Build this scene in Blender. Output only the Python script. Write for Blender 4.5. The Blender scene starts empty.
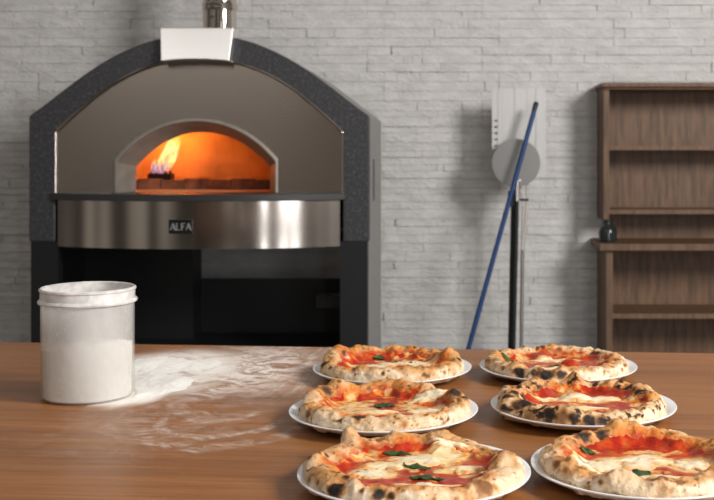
import bpy, math, random
import numpy as np
from mathutils import Vector, Matrix

# ------------------------------------------------------------------ camera, world, lights
sc = bpy.context.scene
COL = sc.collection
F = 1110.0            # focal length in pixels of the 714 wide frame
PX, PY = 460.0, 148.0 # where the optical axis meets the frame (the photo is an off-centre crop)
CZ = 1.378            # camera height
TZ = 0.90             # worktop height
cam_d = bpy.data.cameras.new('camera')
cam = bpy.data.objects.new('camera', cam_d); COL.objects.link(cam)
cam.location = (0, 0, CZ); cam.rotation_euler = (math.pi/2, 0, 0)
cam_d.sensor_width = 36.0; cam_d.lens = F/714*36
cam_d.shift_x = (357-PX)/714; cam_d.shift_y = (PY-250)/714
cam_d.dof.use_dof = True; cam_d.dof.focus_distance = 1.85; cam_d.dof.aperture_fstop = 9.0
cam_d.clip_start = 0.05
sc.camera = cam
sc.view_settings.view_transform = 'Standard'; sc.view_settings.look = 'None'
sc.view_settings.exposure = 0.12; sc.view_settings.gamma = 1.0
sc.view_settings.use_curve_mapping = False

world = bpy.data.worlds.new('room_light'); sc.world = world; world.use_nodes = True
wn = world.node_tree; wn.nodes.clear()
w_out = wn.nodes.new('ShaderNodeOutputWorld'); w_bg = wn.nodes.new('ShaderNodeBackground')
w_tc = wn.nodes.new('ShaderNodeTexCoord'); w_mp = wn.nodes.new('ShaderNodeMapping')
w_mp.inputs['Scale'].default_value = (8.0, 8.0, 0.6); w_mp.inputs['Location'].default_value = (.6, .2, 0)
w_ns = wn.nodes.new('ShaderNodeTexNoise'); w_ns.inputs['Scale'].default_value = 1.0; w_ns.inputs['Detail'].default_value = 1.5
w_rp = wn.nodes.new('ShaderNodeValToRGB')
w_rp.color_ramp.elements[0].position = 0.40; w_rp.color_ramp.elements[0].color = (0.06, 0.050, 0.043, 1)
w_rp.color_ramp.elements[1].position = 0.62; w_rp.color_ramp.elements[1].color = (0.52, 0.465, 0.41, 1)
wn.links.new(w_tc.outputs['Generated'], w_mp.inputs['Vector']); wn.links.new(w_mp.outputs['Vector'], w_ns.inputs['Vector'])
wn.links.new(w_ns.outputs['Fac'], w_rp.inputs['Fac']); wn.links.new(w_rp.outputs['Color'], w_bg.inputs['Color'])
w_bg.inputs['Strength'].default_value = 0.62
wn.links.new(w_bg.outputs['Background'], w_out.inputs['Surface'])

def area(name, loc, target, sx, sy, power, color=(1, 1, 1)):
    l = bpy.data.lights.new(name, 'AREA'); l.shape = 'RECTANGLE'; l.size = sx; l.size_y = sy
    l.energy = power; l.color = color
    o = bpy.data.objects.new(name, l); COL.objects.link(o); o.location = loc
    o.rotation_euler = (Vector(target)-Vector(loc)).to_track_quat('-Z', 'Y').to_euler()
    return o
area('softbox_lamp', (3.7, 0.5, 3.5), (-0.2, 3.6, 1.1), 1.5, 1.5, 330, (1.0, 0.975, 0.94))
area('keystone_fill_light', (-2.4, 0.1, 3.9), (-1.2, 4.9, 1.8), 2.2, 1.6, 24, (1.0, 0.97, 0.94))  # unseen overhead fill, added so the steel keystone has something bright to reflect
area('tall_window_light', (1.80, -0.6, 1.35), (-0.8, 4.9, 1.1), 0.95, 2.4, 36, (0.97, 0.98, 1.0))
area('narrow_window_light', (0.62, -0.6, 1.35), (-0.8, 4.9, 1.1), 0.16, 2.4, 13, (0.97, 0.98, 1.0))

# ------------------------------------------------------------------ helpers
def at(px, py, d):                       # pixel seen at distance d
    return Vector(((px-PX)/F*d, d, CZ-(py-PY)/F*d))
def on_top(px, py, z=TZ):                # pixel on a horizontal level
    return at(px, py, F*(CZ-z)/(py-PY))

class MB:
    def __init__(s): s.v = []; s.f = []
    def add(s, vs, fs):
        b = len(s.v); s.v += [tuple(p) for p in vs]; s.f += [tuple(i+b for i in f) for f in fs]; return s
    def box(s, x0, x1, y0, y1, z0, z1):
        return s.add([(x0,y0,z0),(x1,y0,z0),(x1,y1,z0),(x0,y1,z0),(x0,y0,z1),(x1,y0,z1),(x1,y1,z1),(x0,y1,z1)],
                     [(0,3,2,1),(4,5,6,7),(0,1,5,4),(1,2,6,5),(2,3,7,6),(3,0,4,7)])
    def lathe(s, prof, n=64, c=(0,0,0), closed=False):
        vs = []; fs = []; m = len(prof)
        for i in range(n):
            a = 2*math.pi*i/n
            for r, z in prof: vs.append((c[0]+r*math.cos(a), c[1]+r*math.sin(a), c[2]+z))
        for i in range(n):
            j = (i+1) % n
            for k in range(m if closed else m-1):
                k2 = (k+1) % m
                fs.append((i*m+k, j*m+k, j*m+k2, i*m+k2))
        return s.add(vs, fs)
    def tube(s, pts, r, n=12, caps=True):
        pts = [Vector(p) for p in pts]; rs = r if isinstance(r, (list, tuple)) else [r]*len(pts)
        vs = []; fs = []
        for i, p in enumerate(pts):
            t = (pts[min(i+1, len(pts)-1)]-pts[max(i-1, 0)]).normalized()
            u = t.cross(Vector((0, 1, 0.01)) if abs(t.y) < .9 else Vector((1, 0, 0))).normalized(); w = t.cross(u)
            for k in range(n):
                a = 2*math.pi*k/n; vs.append(p+u*rs[i]*math.cos(a)+w*rs[i]*math.sin(a))
        for i in range(len(pts)-1):
            for k in range(n):
                fs.append((i*n+k, i*n+(k+1) % n, (i+1)*n+(k+1) % n, (i+1)*n+k))
        if caps:
            fs.append(tuple(range(n))[::-1]); fs.append(tuple((len(pts)-1)*n+k for k in range(n)))
        return s.add(vs, fs)
    def strip(s, A, B, y0, y1):          # solid between two equally long polylines (x, z), from depth y0 to y1
        n = len(A); vs = []
        for (p, y) in ((A, y0), (B, y0), (A, y1), (B, y1)): vs += [(q[0], y, q[1]) for q in p]
        fs = []
        for i in range(n-1):
            a, b, c, d = i, n+i, 2*n+i, 3*n+i
            fs += [(a, b, b+1, a+1), (c, c+1, d+1, d), (a, a+1, c+1, c), (b, d, d+1, b+1)]
        fs += [(0, 2*n, 3*n, n), (n-1, 2*n-1, 4*n-1, 3*n-1)]
        return s.add(vs, fs)
    def build(s, name, mat, parent=None, smooth=True, bevel=0, angle=35):
        me = bpy.data.meshes.new(name); me.from_pydata(s.v, [], s.f); me.update()
        import bmesh
        bm = bmesh.new(); bm.from_mesh(me); bmesh.ops.recalc_face_normals(bm, faces=bm.faces); bm.to_mesh(me); bm.free()
        if smooth:
            me.shade_smooth(); me.set_sharp_from_angle(angle=math.radians(angle))
        me.materials.append(mat.m)
        if mat.b.inputs['Anisotropic'].default_value > .01:      # grain direction of brushed metal
            uv = me.uv_layers.new(name='grain'); co = np.array(s.v)
            li = np.zeros(len(me.loops), int); me.loops.foreach_get('vertex_index', li)
            vc = np.zeros(len(me.vertices)*3); me.vertices.foreach_get('co', vc); vc = vc.reshape(-1, 3)
            uv.data.foreach_set('uv', np.stack([vc[li, 2], vc[li, 0]], 1).astype(np.float32).ravel())
        o = bpy.data.objects.new(name, me); COL.objects.link(o)
        if parent is not None: o.parent = parent
        if bevel:
            md = o.modifiers.new('bevel', 'BEVEL'); md.width = bevel; md.segments = 2; md.limit_method = 'ANGLE'
        return o

def tag(o, label=None, cat=None, group=None, kind=None):
    if label: o['label'] = label
    if cat: o['category'] = cat
    if group: o['group'] = group
    if kind: o['kind'] = kind
    return o
def empty(name, loc=(0, 0, 0), rz=0, **kw):
    o = bpy.data.objects.new(name, None); COL.objects.link(o); o.location = loc; o.rotation_euler = (0, 0, rz)
    o.empty_display_size = 0.05
    return tag(o, **kw)

# ------------------------------------------------------------------ materials
class Mat:
    def __init__(s, name, **p):
        s.m = bpy.data.materials.new(name); s.m.use_nodes = True; s.t = s.m.node_tree
        s.b = s.t.nodes['Principled BSDF']; s.set(**p)
    def set(s, **p):
        for k, v in p.items():
            k = {'col': 'Base Color', 'rough': 'Roughness', 'metal': 'Metallic', 'aniso': 'Anisotropic',
                 'arot': 'Anisotropic Rotation', 'coat': 'Coat Weight', 'ior': 'IOR', 'spec': 'Specular IOR Level', 'alpha': 'Alpha'}[k]
            if k == 'Base Color' and len(v) == 3: v = (*v, 1)
            s.b.inputs[k].default_value = v
        return s
    def n(s, t, **kw):
        nd = s.t.nodes.new('ShaderNode'+t)
        for k, v in kw.items():
            if k in nd.inputs: nd.inputs[k].default_value = v
            else: setattr(nd, k, v)
        return nd
    def l(s, a, b): s.t.links.new(a, b)
    def obj(s, scale=(1, 1, 1), loc=(0, 0, 0), rot=(0, 0, 0)):
        tc = s.n('TexCoord'); mp = s.n('Mapping'); mp.inputs['Scale'].default_value = scale
        mp.inputs['Location'].default_value = loc; mp.inputs['Rotation'].default_value = rot
        s.l(tc.outputs['Object'], mp.inputs['Vector']); return mp.outputs['Vector']
    def noise(s, scale, detail=3, vec=None, rough=.5, dist=0):
        nz = s.n('TexNoise'); nz.inputs['Scale'].default_value = scale; nz.inputs['Detail'].default_value = detail
        nz.inputs['Roughness'].default_value = rough; nz.inputs['Distortion'].default_value = dist
        s.l(vec if vec is not None else s.obj(), nz.inputs['Vector']); return nz.outputs['Fac']
    def ramp(s, fac, stops):
        r = s.n('ValToRGB'); e = r.color_ramp.elements
        while len(e) > len(stops): e.remove(e[-1])
        while len(e) < len(stops): e.new(1)
        for q, (p, c) in zip(e, stops):
            q.position = p; q.color = (*c, 1) if len(c) == 3 else c
        s.l(fac, r.inputs['Fac']); return r.outputs['Color']
    def math(s, op, a, b=None, clamp=False):
        m = s.n('Math', operation=op); m.use_clamp = clamp
        for i, x in enumerate((a, b)):
            if x is None: continue
            if isinstance(x, (int, float)): m.inputs[i].default_value = x
            else: s.l(x, m.inputs[i])
        return m.outputs[0]
    def mix(s, fac, a, b, mode='MIX'):
        m = s.n('Mix', data_type='RGBA', blend_type=mode)
        for i, x in ((0, fac), (6, a), (7, b)):
            if isinstance(x, (int, float)): m.inputs[i].default_value = x
            elif isinstance(x, tuple): m.inputs[i].default_value = (*x, 1) if len(x) == 3 else x
            else: s.l(x, m.inputs[i])
        return m.outputs[2]
    def bump(s, h, strength=.3, dist=.01):
        b = s.n('Bump'); b.inputs['Strength'].default_value = strength; b.inputs['Distance'].default_value = dist
        s.l(h, b.inputs['Height']); s.l(b.outputs['Normal'], s.b.inputs['Normal'])
    def color(s, c): s.l(c, s.b.inputs['Base Color'])

def simple(name, col, rough=.5, metal=0, vary=.12, scale=20, **kw):
    M = Mat(name, rough=rough, metal=metal, **kw)
    f = M.noise(scale, 4)
    a = tuple(max(0, c*(1-vary)) for c in col); b = tuple(min(1, c*(1+vary)) for c in col)
    M.color(M.ramp(f, [(.3, a), (.7, b)])); return M

def steel(name, col, rough, aniso=.6, grain=(2, 2, 260), arot=0):
    M = Mat(name, metal=1, rough=rough, aniso=aniso, arot=arot)
    if aniso > .01:
        tg = M.n('Tangent', direction_type='UV_MAP', uv_map='grain'); M.l(tg.outputs[0], M.b.inputs['Tangent'])
    f = M.noise(1.0, 3, M.obj(scale=grain))
    M.color(M.ramp(f, [(.3, tuple(c*.97 for c in col)), (.7, tuple(min(1, c*1.03) for c in col))]))
    r = M.ramp(f, [(.2, (rough*.96,)*3), (.8, (rough*1.04,)*3)]); M.l(r, M.b.inputs['Roughness'])
    return M

m_stone = Mat('white_split_stone', rough=.85)
f1 = m_stone.noise(9, 5, m_stone.obj(scale=(1, 1, 2.2))); f2 = m_stone.noise(70, 4, m_stone.obj(scale=(.7, 1, 1.6)))
m_stone.color(m_stone.ramp(f1, [(.3, (.515, .505, .495)), (.7, (.63, .618, .604))]))
m_stone.bump(m_stone.math('ADD', m_stone.math('MULTIPLY', f1, 1.2), m_stone.math('MULTIPLY', f2, .7)), .8, .014)
m_grout = simple('grey_mortar', (.40, .39, .38), .9)
m_floor = simple('grey_floor_tile', (.20, .19, .18), .5)

m_steel = steel('brushed_steel', (.46, .40, .345), .26, aniso=.85)
m_jamb = simple('dull_frame_steel', (.27, .245, .21), .5, .35)
m_apron = steel('satin_steel', (.52, .475, .43), .15, aniso=.55)
m_key = steel('bright_steel', (.90, .89, .87), .34, aniso=.2)
m_pipe = steel('polished_steel', (.62, .57, .52), .09, aniso=.0, grain=(40, 40, 1))
m_tool = steel('tool_steel', (.22, .215, .21), .5, aniso=.0, grain=(60, 60, 60))
m_alu = steel('pale_aluminium', (.52, .51, .50), .55, aniso=.0, grain=(60, 60, 10)).set(metal=.35)
m_rod = steel('rod_steel', (.55, .50, .47), .3, aniso=0)
m_band = Mat('speckled_dark_enamel', rough=.48)
sp = m_band.noise(75, 5, rough=.75)
m_band.color(m_band.ramp(sp, [(.35, (.017, .017, .019)), (.55, (.034, .034, .037)), (.70, (.13, .13, .135))]))
m_band.bump(sp, .3, .004)
m_shell = simple('grey_painted_steel', (.22, .215, .21), .45)
m_black = simple('black_painted_steel', (.006, .006, .007), .42)
m_ledge = simple('dark_slate_ledge', (.032, .032, .032), .35, scale=60)
m_dark = simple('dark_grey_box', (.03, .03, .03), .5)
m_plaque = simple('black_plaque', (.004, .004, .004), .35)
m_letter = simple('silver_lettering', (.36, .37, .38), .35, .3)
m_brick = Mat('fire_brick', rough=.9)
bt = m_brick.n('TexBrick'); m_brick.l(m_brick.obj(scale=(1, 1, 1.6)), bt.inputs['Vector'])
bt.inputs['Scale'].default_value = 6; bt.inputs['Color1'].default_value = (.62, .40, .22, 1); bt.inputs['Color2'].default_value = (.48, .29, .15, 1)
bt.inputs['Mortar'].default_value = (.25, .16, .10, 1); bt.inputs['Mortar Size'].default_value = .012
m_brick.color(m_brick.mix(.8, bt.outputs['Color'], m_brick.ramp(m_brick.noise(4, 4), [(.3, (.35, .19, .09)), (.7, (.72, .46, .24))])))
m_char = simple('charred_brick', (.16, .07, .035), .9, vary=.6, scale=14)
m_flame = Mat('gas_flame')
fz = m_flame.n('SeparateXYZ'); m_flame.l(m_flame.obj(scale=(1, 1, 1)), fz.inputs[0])
fn = m_flame.noise(22, 3, m_flame.obj(scale=(1.2, 1.2, .5)), dist=1.5)
fh = m_flame.math('ADD', m_flame.math('MULTIPLY', fz.outputs['Z'], 5.2), m_flame.math('MULTIPLY', m_flame.math('SUBTRACT', fn, .5), 1.3))
fc = m_flame.ramp(fh, [(.0, (.30, .14, .22)), (.12, (.62, .34, .30)), (.26, (1.0, .45, .08)), (.48, (1.0, .75, .30)), (.78, (1.0, .62, .10)), (1.0, (1, .35, .02))])
m_flame.l(fc, m_flame.b.inputs['Emission Color']); m_flame.b.inputs['Emission Strength'].default_value = 1.35
m_flame.set(col=(0, 0, 0), rough=1)

m_blue = simple('blue_anodised_tube', (.004, .038, .145), .5, .1)
m_rubber = simple('black_plastic_cap', (.008, .008, .009), .5)
m_shelf = Mat('brown_shelf_wood', rough=.55)
m_shelf.color(m_shelf.ramp(m_shelf.noise(6, 5, m_shelf.obj(scale=(8, 8, 1))), [(.3, (.075, .036, .016)), (.7, (.17, .09, .045))]))
m_bottle = simple('dark_bottle_glass', (.018, .022, .022), .15)
m_plate = Mat('white_porcelain', col=(.80, .81, .82), rough=.22, coat=.3)
pn = m_plate.noise(3, 2); m_plate.color(m_plate.ramp(pn, [(.3, (.78, .79, .80)), (.7, (.82, .83, .84))]))
m_flour = Mat('white_flour', rough=1.0, spec=.1)
ff = m_flour.noise(60, 5); m_flour.color(m_flour.ramp(ff, [(.3, (.86, .83, .78)), (.7, (.93, .91, .87))])); m_flour.bump(ff, .35, .006)

# ------------------------------------------------------------------ the room
WALL = 6.0
mb = MB(); mb.box(-5.0, 3.5, -3.0, WALL+.25, -.05, 0)
tag(mb.build('floor', m_floor, smooth=False), 'grey floor of the kitchen below the worktop', 'floor', kind='structure')
rnd = random.Random(4)
mb = MB()
x_seams = [-3.6+.62*i for i in range(11)]
z = 0.0
row = 0
while z < 3.2:
    h = rnd.choice((.034, .040, .046, .052))
    shift = .09 if (row//3) % 2 else 0.0
    for i in range(len(x_seams)-1):
        a0, a1 = x_seams[i]+shift, x_seams[i+1]+shift
        cuts = [a0, a1] if rnd.random() < .18 else sorted([a0, a1]+[a0+(a1-a0)*rnd.uniform(.08, .92) for k in range(2 if rnd.random() < .6 else 3)])
        for c0, c1 in zip(cuts, cuts[1:]):
            g = .0007; d = [rnd.uniform(.003, .013)]*4
            d = [q+rnd.uniform(-.0035, .0035) for q in d]
            x0, x1, z0, z1 = c0+g, c1-g, z+g, z+h-g
            yb = WALL+.02
            mb.add([(x0, WALL-d[0], z0), (x1, WALL-d[1], z0), (x1, WALL-d[2], z1), (x0, WALL-d[3], z1),
                    (x0, yb, z0), (x1, yb, z0), (x1, yb, z1), (x0, yb, z1)],
                   [(0, 1, 2, 3), (0, 4, 5, 1), (1, 5, 6, 2), (2, 6, 7, 3), (3, 7, 4, 0)])
    z += h; row += 1
wall = mb.build('wall_back', m_stone, smooth=False)
tag(wall, 'white stacked split-stone wall behind the oven', 'wall', kind='structure')
mb = MB(); mb.box(-3.65, 3.0, WALL+.006, WALL+.2, 0, 3.2)
mo = mb.build('mortar_bed', m_grout, wall, smooth=False)

# ------------------------------------------------------------------ pizza oven
OD = 4.93; so = OD/F; OCX = 199.0
oven = empty('pizza_oven', (at(OCX, 0, OD).x, OD, 0), label='large arched pizza oven with speckled dark arch, steel front and a fire burning inside', cat='oven')
def lx(dx): return dx*so
def lz(py): return CZ-(py-PY)*so
def contour(half, n):                     # half contour (dx, py) from top centre to the bottom; mirrored, resampled to n points
    right = [(lx(a), lz(b)) for a, b in half]
    # smooth subdivision of the curved part is given by dense input points
    pts = [(-x, z) for x, z in right[::-1]]+right[1:]
    L = [0]
    for p, q in zip(pts, pts[1:]): L.append(L[-1]+math.hypot(q[0]-p[0], q[1]-p[1]))
    out = []
    for i in range(n):
        t = L[-1]*i/(n-1); k = max(j for j in range(len(L)) if L[j] <= t+1e-9); k = min(k, len(pts)-2)
        f = (t-L[k])/(L[k+1]-L[k]); out.append((pts[k][0]*(1-f)+pts[k+1][0]*f, pts[k][1]*(1-f)+pts[k+1][1]*f))
    return out
def arc_half(top, pts, corner, bottom, n=22):
    # interpolate the crown through measured points with a cubic in dx
    P = np.array([(0, top)]+pts+[corner]); c = np.polyfit(P[:, 0]**2/1e4, P[:, 1], 3)
    xs = np.linspace(0, corner[0], n); ys = np.polyval(c, xs**2/1e4); ys[-1] = corner[1]
    return [(a, b) for a, b in zip(xs, ys)]+[(corner[0], corner[1]+(bottom-corner[1])*k/8) for k in range(1, 9)]
N = 241
def shx(c): return [(x-3.2*so, z_) for x, z_ in c]
outer_h = arc_half(34, [(38, 38.5), (62, 45), (87, 57), (115, 75.6), (143, 95.5)], (170, 116), 241.5)
inner_h = arc_half(58, [(31, 61.5), (59, 69), (87, 84), (115, 105)], (144, 131), 241.5)
C_out, C_in = contour(outer_h, N), contour(inner_h, N)
mb = MB(); mb.strip(C_out, C_in, 0, .06); mb.build('arch_front', m_band, oven, bevel=.004)
# the grey body behind the arch
body_h = [(a-1.5 if a > 100 else a, b+1.2) for a, b in outer_h[:-1]]+[(168.5, lz(0)/so+0)]
body_h = [(min(a, 168.8), b+1.2) for a, b in outer_h]
body_h = body_h[:-1]+[(168.8, 448.0)]
inn_b = [(a*.975, b+4.5) for a, b in body_h[:-1]]+[(168.8*.975, 448.0)]
mb = MB(); mb.strip(contour(body_h, N), contour(inn_b, N), .06, .83)
shell = mb.build('body_shell', m_shell, oven)
shell['label'] = 'plain grey side and top casing'
# crown cover closing the back of the body
mb = MB(); A = contour([(a*.97, b+5) for a, b in outer_h], N)
mb.strip(A, [(x, lz(241.5)) for x, z in A], .80, .82); mb.build('rear_panel', m_shell, oven)
# vents in the sides
for sgn in (-1, 1):
    mb = MB(); xx = sgn*(lx(168.8)+.0005); mb.box(min(xx, xx+sgn*.002), max(xx, xx+sgn*.002), .30, .36, lz(204), lz(160))
    v = mb.build('side_vent', m_dark, oven, smooth=False); v['label'] = 'dark vertical slot in the casing side'
# steel front panel with arched opening
open_h = arc_half(120.6, [(32, 126), (59, 140.6)], (80, 161.5), 193)
jamb_h = arc_half(131.2, [(27, 136), (50, 149)], (69.3, 167), 193)
panel_h = [(a*.998, b+.4) for a, b in arc_half(58, [(31, 61.5), (59, 69), (87, 84), (115, 105)], (144, 131), 193)]
mb = MB(); mb.strip(contour(panel_h, N), shx(contour([(a, b) for a, b in open_h], N)), .012, .03); mb.build('front_panel', m_steel, oven, smooth=False)
# bright edge bead round the panel
bead = contour(arc_half(58.4, [(31, 61.9), (59, 69.4), (87, 84.4), (115, 105.4)], (143.6, 131.4), 193), N)
mb = MB(); mb.tube([(x, .004, z_) for x, z_ in bead], .0055, 8); mb.build('edge_bead', m_pipe, oven)
# splayed opening frame
O1, J1 = shx(contour(open_h, N)), [(x+1.3*so, z_) for x, z_ in shx(contour(jamb_h, N))]
O0 = shx(contour([(a*1.03, b-2.4 if i < 22 else b) for i, (a, b) in enumerate(open_h)], N))
mb = MB(); vs = [(x, .002, z_) for x, z_ in O0]+[(x, .002, z_) for x, z_ in O1]+[(x, .115, z_) for x, z_ in J1]+[(x*1.04, .125, z_+.01) for x, z_ in J1]
fs = [(k*N+i, k*N+i+1, (k+1)*N+i+1, (k+1)*N+i) for k in range(3) for i in range(N-1)]
mb.add(vs, fs); m = mb.build('opening_frame', m_jamb, oven)
mod = m.modifiers.new('solid', 'SOLIDIFY'); mod.thickness = .003
# fire chamber: floor + dome
HZ = lz(193)
mb = MB(); n = 48; prof = []
ring = []
for i in range(n):
    a = 2*math.pi*i/n
    c, s_ = math.cos(a), math.sin(a)
    r_ = 1/((abs(c)/.56)**2.6+(abs(s_)/.315)**2.6)**(1/2.6)
    ring.append((r_*c, .435+r_*s_))
vs = []; K = 14
for k in range(K+1):
    t = k/K; sc_ = math.cos(t*math.pi/2)**.55 if k < K else 0.0; zz = HZ+.08*(1 if k else 0)+.33*math.sin(t*math.pi/2) if k else HZ
    for x, y in ring:
        vs.append((x*sc_, .435+(y-.435)*sc_, zz))
fs = []
for k in range(K):
    for i in range(n):
        j = (i+1) % n
        q = [vs[k*n+i], vs[k*n+j]]
        # leave the mouth open at the front
        if k < 7 and all(abs(p[0]) < .42 and p[1] < .34 for p in q): continue
        fs.append((k*n+i, k*n+j, (k+1)*n+j, (k+1)*n+i))
pw = [(x, .126, z_) for x, z_ in J1]+[(max(-.60, min(.60, x*2.2)), .126, HZ+(z_-HZ)*1.5+(.0 if z_ < HZ+.01 else .03)) for x, z_ in J1]
b0 = len(vs); vs += pw; fs += [(b0+i, b0+i+1, b0+N+i+1, b0+N+i) for i in range(N-1)]
mb.add(vs, fs); mb.build('fire_chamber', m_brick, oven, smooth=True, angle=60)
mb = MB(); mb.box(-.62, .62, .10, .78, HZ-.06, HZ); mb.build('hearth_floor', m_brick, oven, smooth=False)
def chamber(a, k): c, s_ = math.cos(a), math.sin(a); r_ = k/((abs(c)/.56)**2.6+(abs(s_)/.315)**2.6)**(1/2.6); return r_*c, .435+r_*s_
mb = MB(); vs = []; fs = []; nk = 60           # low kerb of bricks round the back of the fire floor
for i in range(nk):
    a = math.radians(-4+188*i/(nk-1)); hk = .048+.007*((i//4) % 2)
    for kk, zk in ((1.0, 0), (.88, 0), (.88, hk), (1.0, hk)): x, y = chamber(a, kk); vs.append((x, y, HZ+zk))
for i in range(nk-1): fs += [(4*i+k, 4*i+(k+1) % 4, 4*i+4+(k+1) % 4, 4*i+4+k) for k in range(4)]
mb.add(vs, fs); mb.build('brick_kerb', m_brick, oven, smooth=False)
mb = MB()
for i in range(9): mb.box(-.50+.112*i, -.392+.112*i, .40, .45, HZ, HZ+.046+.006*(i % 2))
mb.build('brick_sill', m_char, oven, smooth=False)
flw = at(161, 178, OD+.53)
fl = Vector((flw.x-oven.location.x, .53, HZ)); bz = flw.z
mb = MB(); mb.box(fl.x-.058, fl.x+.058, fl.y-.035, fl.y+.035, HZ, bz+.022)
for k in range(5): mb.tube([(fl.x-.045+k*.0225, fl.y, bz+.02), (fl.x-.045+k*.0225, fl.y, bz+.034)], .007, 8)
burner = mb.build('burner', m_black, oven, bevel=.004, smooth=False)
mb = MB(); pts = []; rs = []
for i in range(19):
    t = i/18
    pts.append((-.028+.125*t**1.15+.012*math.sin(5*t), .006*math.sin(6*t), .205*t))
    rs.append(max(.003, .040*(math.sin(math.pi*min(1, t*.93+.10))**.75)*(1+.12*math.sin(9*t))))
mb.tube(pts, rs, 16); flame = mb.build('flame', m_flame, burner); flame.location = (fl.x+.012, fl.y, bz+.026)
mb = MB(); mb.tube([(-.03, -.01, 0), (-.036, -.01, .03), (-.026, -.01, .066)], [.012, .013, .003], 10)
f2_ = mb.build('flame', m_flame, burner); f2_.location = (fl.x, fl.y, bz+.026)
for (lname, lp, e, r) in (('fire_glow', (fl.x+.05, .24, HZ+.335), .55, .03), ('ember_glow', (fl.x+.05, .57, HZ+.235), 3.4, .04)):
    l = bpy.data.lights.new(lname, 'POINT'); l.energy = e; l.color = (1.0, .27, .03); l.shadow_soft_size = r
    o = bpy.data.objects.new(lname, l); COL.objects.link(o); o.location = Vector(oven.location)+Vector(lp)
# ledge in front of the opening and curved apron
def arcx(half, sag, n=41):
    R = (half*half+sag*sag)/(2*sag); out = []
    for i in range(n):
        x = -half+2*half*i/(n-1); out.append((x, -(math.sqrt(max(0, R*R-x*x))-(R-sag))))
    return out
def slab(front, back_y, z0, z1):
    m_ = MB(); n_ = len(front); vs = []
    for zz in (z0, z1): vs += [(x, y, zz) for x, y in front]+[(x, back_y, zz) for x, y in front]
    fs = []
    for i in range(n_-1):
        a = i
        fs += [(a, a+1, 2*n_+a+1, 2*n_+a), (n_+a, 3*n_+a, 3*n_+a+1, n_+a+1), (a, n_+a, n_+a+1, a+1), (2*n_+a, 2*n_+a+1, 3*n_+a+1, 3*n_+a)]
    fs += [(0, 2*n_, 3*n_, n_), (n_-1, 2*n_-1, 4*n_-1, 3*n_-1)]
    return m_.add(vs, fs)
slab([(x, y-.012) for x, y in arcx(lx(147), .15)], .115, at(0, 201.5, OD-.16).z, HZ).build('ledge', m_ledge, oven, bevel=.003)
slab([(x, y-.004) for x, y in arcx(lx(141), .145)], .06, at(0, 249.2, OD-.145).z, at(0, 201.5, OD-.16).z).build('apron', m_apron, oven)
# maker's plate with its letters
def apron_y(x): R = (lx(141)**2+.145**2)/(2*.145); return -(math.sqrt(R*R-x*x)-(R-.145))-.004
xa, xb = (at(p_, 0, OD-.142).x-oven.location.x for p_ in (169.5, 193)); zc0, zc1 = at(0, 233.5, OD-.142).z, at(0, 219.5, OD-.142).z
ym = min(apron_y(xa), apron_y(xb))-.003; ang = math.atan2(apron_y(xb)-apron_y(xa), xb-xa)
plq = MB().box(-(xb-xa)/2, (xb-xa)/2, -.004, .004, -(zc1-zc0)/2, (zc1-zc0)/2).build('nameplate', m_plaque, oven, smooth=False)
plq.location = ((xa+xb)/2, (apron_y(xa)+apron_y(xb))/2-.004, (zc0+zc1)/2); plq.rotation_euler = (0, 0, ang)
plq['label'] = 'black plate reading ALFA'
def letter(ch, cx):
    m_ = MB(); H = .0155; W = .0105
    def bar(x0, z0, x1, z1, t=.0030):
        dx, dz = x1-x0, z1-z0; L = math.hypot(dx, dz); nx, nz = -dz/L*t/2, dx/L*t/2
        q = [(x0+nx, z0+nz), (x1+nx, z1+nz), (x1-nx, z1-nz), (x0-nx, z0-nz)]
        m_.add([(a+cx, -.0055, b) for a, b in q]+[(a+cx, -.0035, b) for a, b in q], [(0, 1, 2, 3), (4, 7, 6, 5), (0, 4, 5, 1), (1, 5, 6, 2), (2, 6, 7, 3), (3, 7, 4, 0)])
    if ch == 'A': bar(-W, -H, 0, H); bar(0, H, W, -H, .0055); bar(-W*.5, -H*.25, W*.55, -H*.25)
    if ch == 'L': bar(-W*.6, -H, -W*.6, H, .004); bar(-W*.6, -H+.0015, W*.7, -H+.0015)
    if ch == 'F': bar(-W*.6, -H, -W*.6, H, .0045); bar(-W*.6, H-.0015, W*.7, H-.0015); bar(-W*.6, .001, W*.45, .001)
    return m_.build('lettering', m_letter, plq, smooth=False)
for ch, cx in zip('ALFA', (-.033, -.010, .012, .035)): letter(ch, cx)
# keystone
kd = -.058
mb = MB(); kz0, kz1 = lz(62), lz(28.3)
xs = np.linspace(-1, 1, 13)
vs = []
for (zf, half, y) in ((1, lx(36.5), kd+.035), (0, lx(33.8), kd)):
    for u in xs:
        zz = kz1 if zf else kz0+.009*(1-u*u)
        vs.append((half*u, y, zz))
for (zf, half, y) in ((1, lx(36.5), .10), (0, lx(33.8), .02)):
    for u in xs:
        zz = kz1 if zf else kz0+.009*(1-u*u)
        vs.append((half*u, y, zz))
q = len(xs); fs = []
for i in range(q-1):
    fs += [(i, q+i, q+i+1, i+1), (2*q+i, 2*q+i+1, 3*q+i+1, 3*q+i), (i, i+1, 2*q+i+1, 2*q+i), (q+i, 3*q+i, 3*q+i+1, q+i+1)]
fs += [(0, 2*q, 3*q, q), (q-1, 2*q-1, 4*q-1, 3*q-1)]
mb.add(vs, fs); ks = mb.build('keystone', m_key, oven, bevel=.003, smooth=False); ks.location = (lx(-1), 0, 0)
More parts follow.
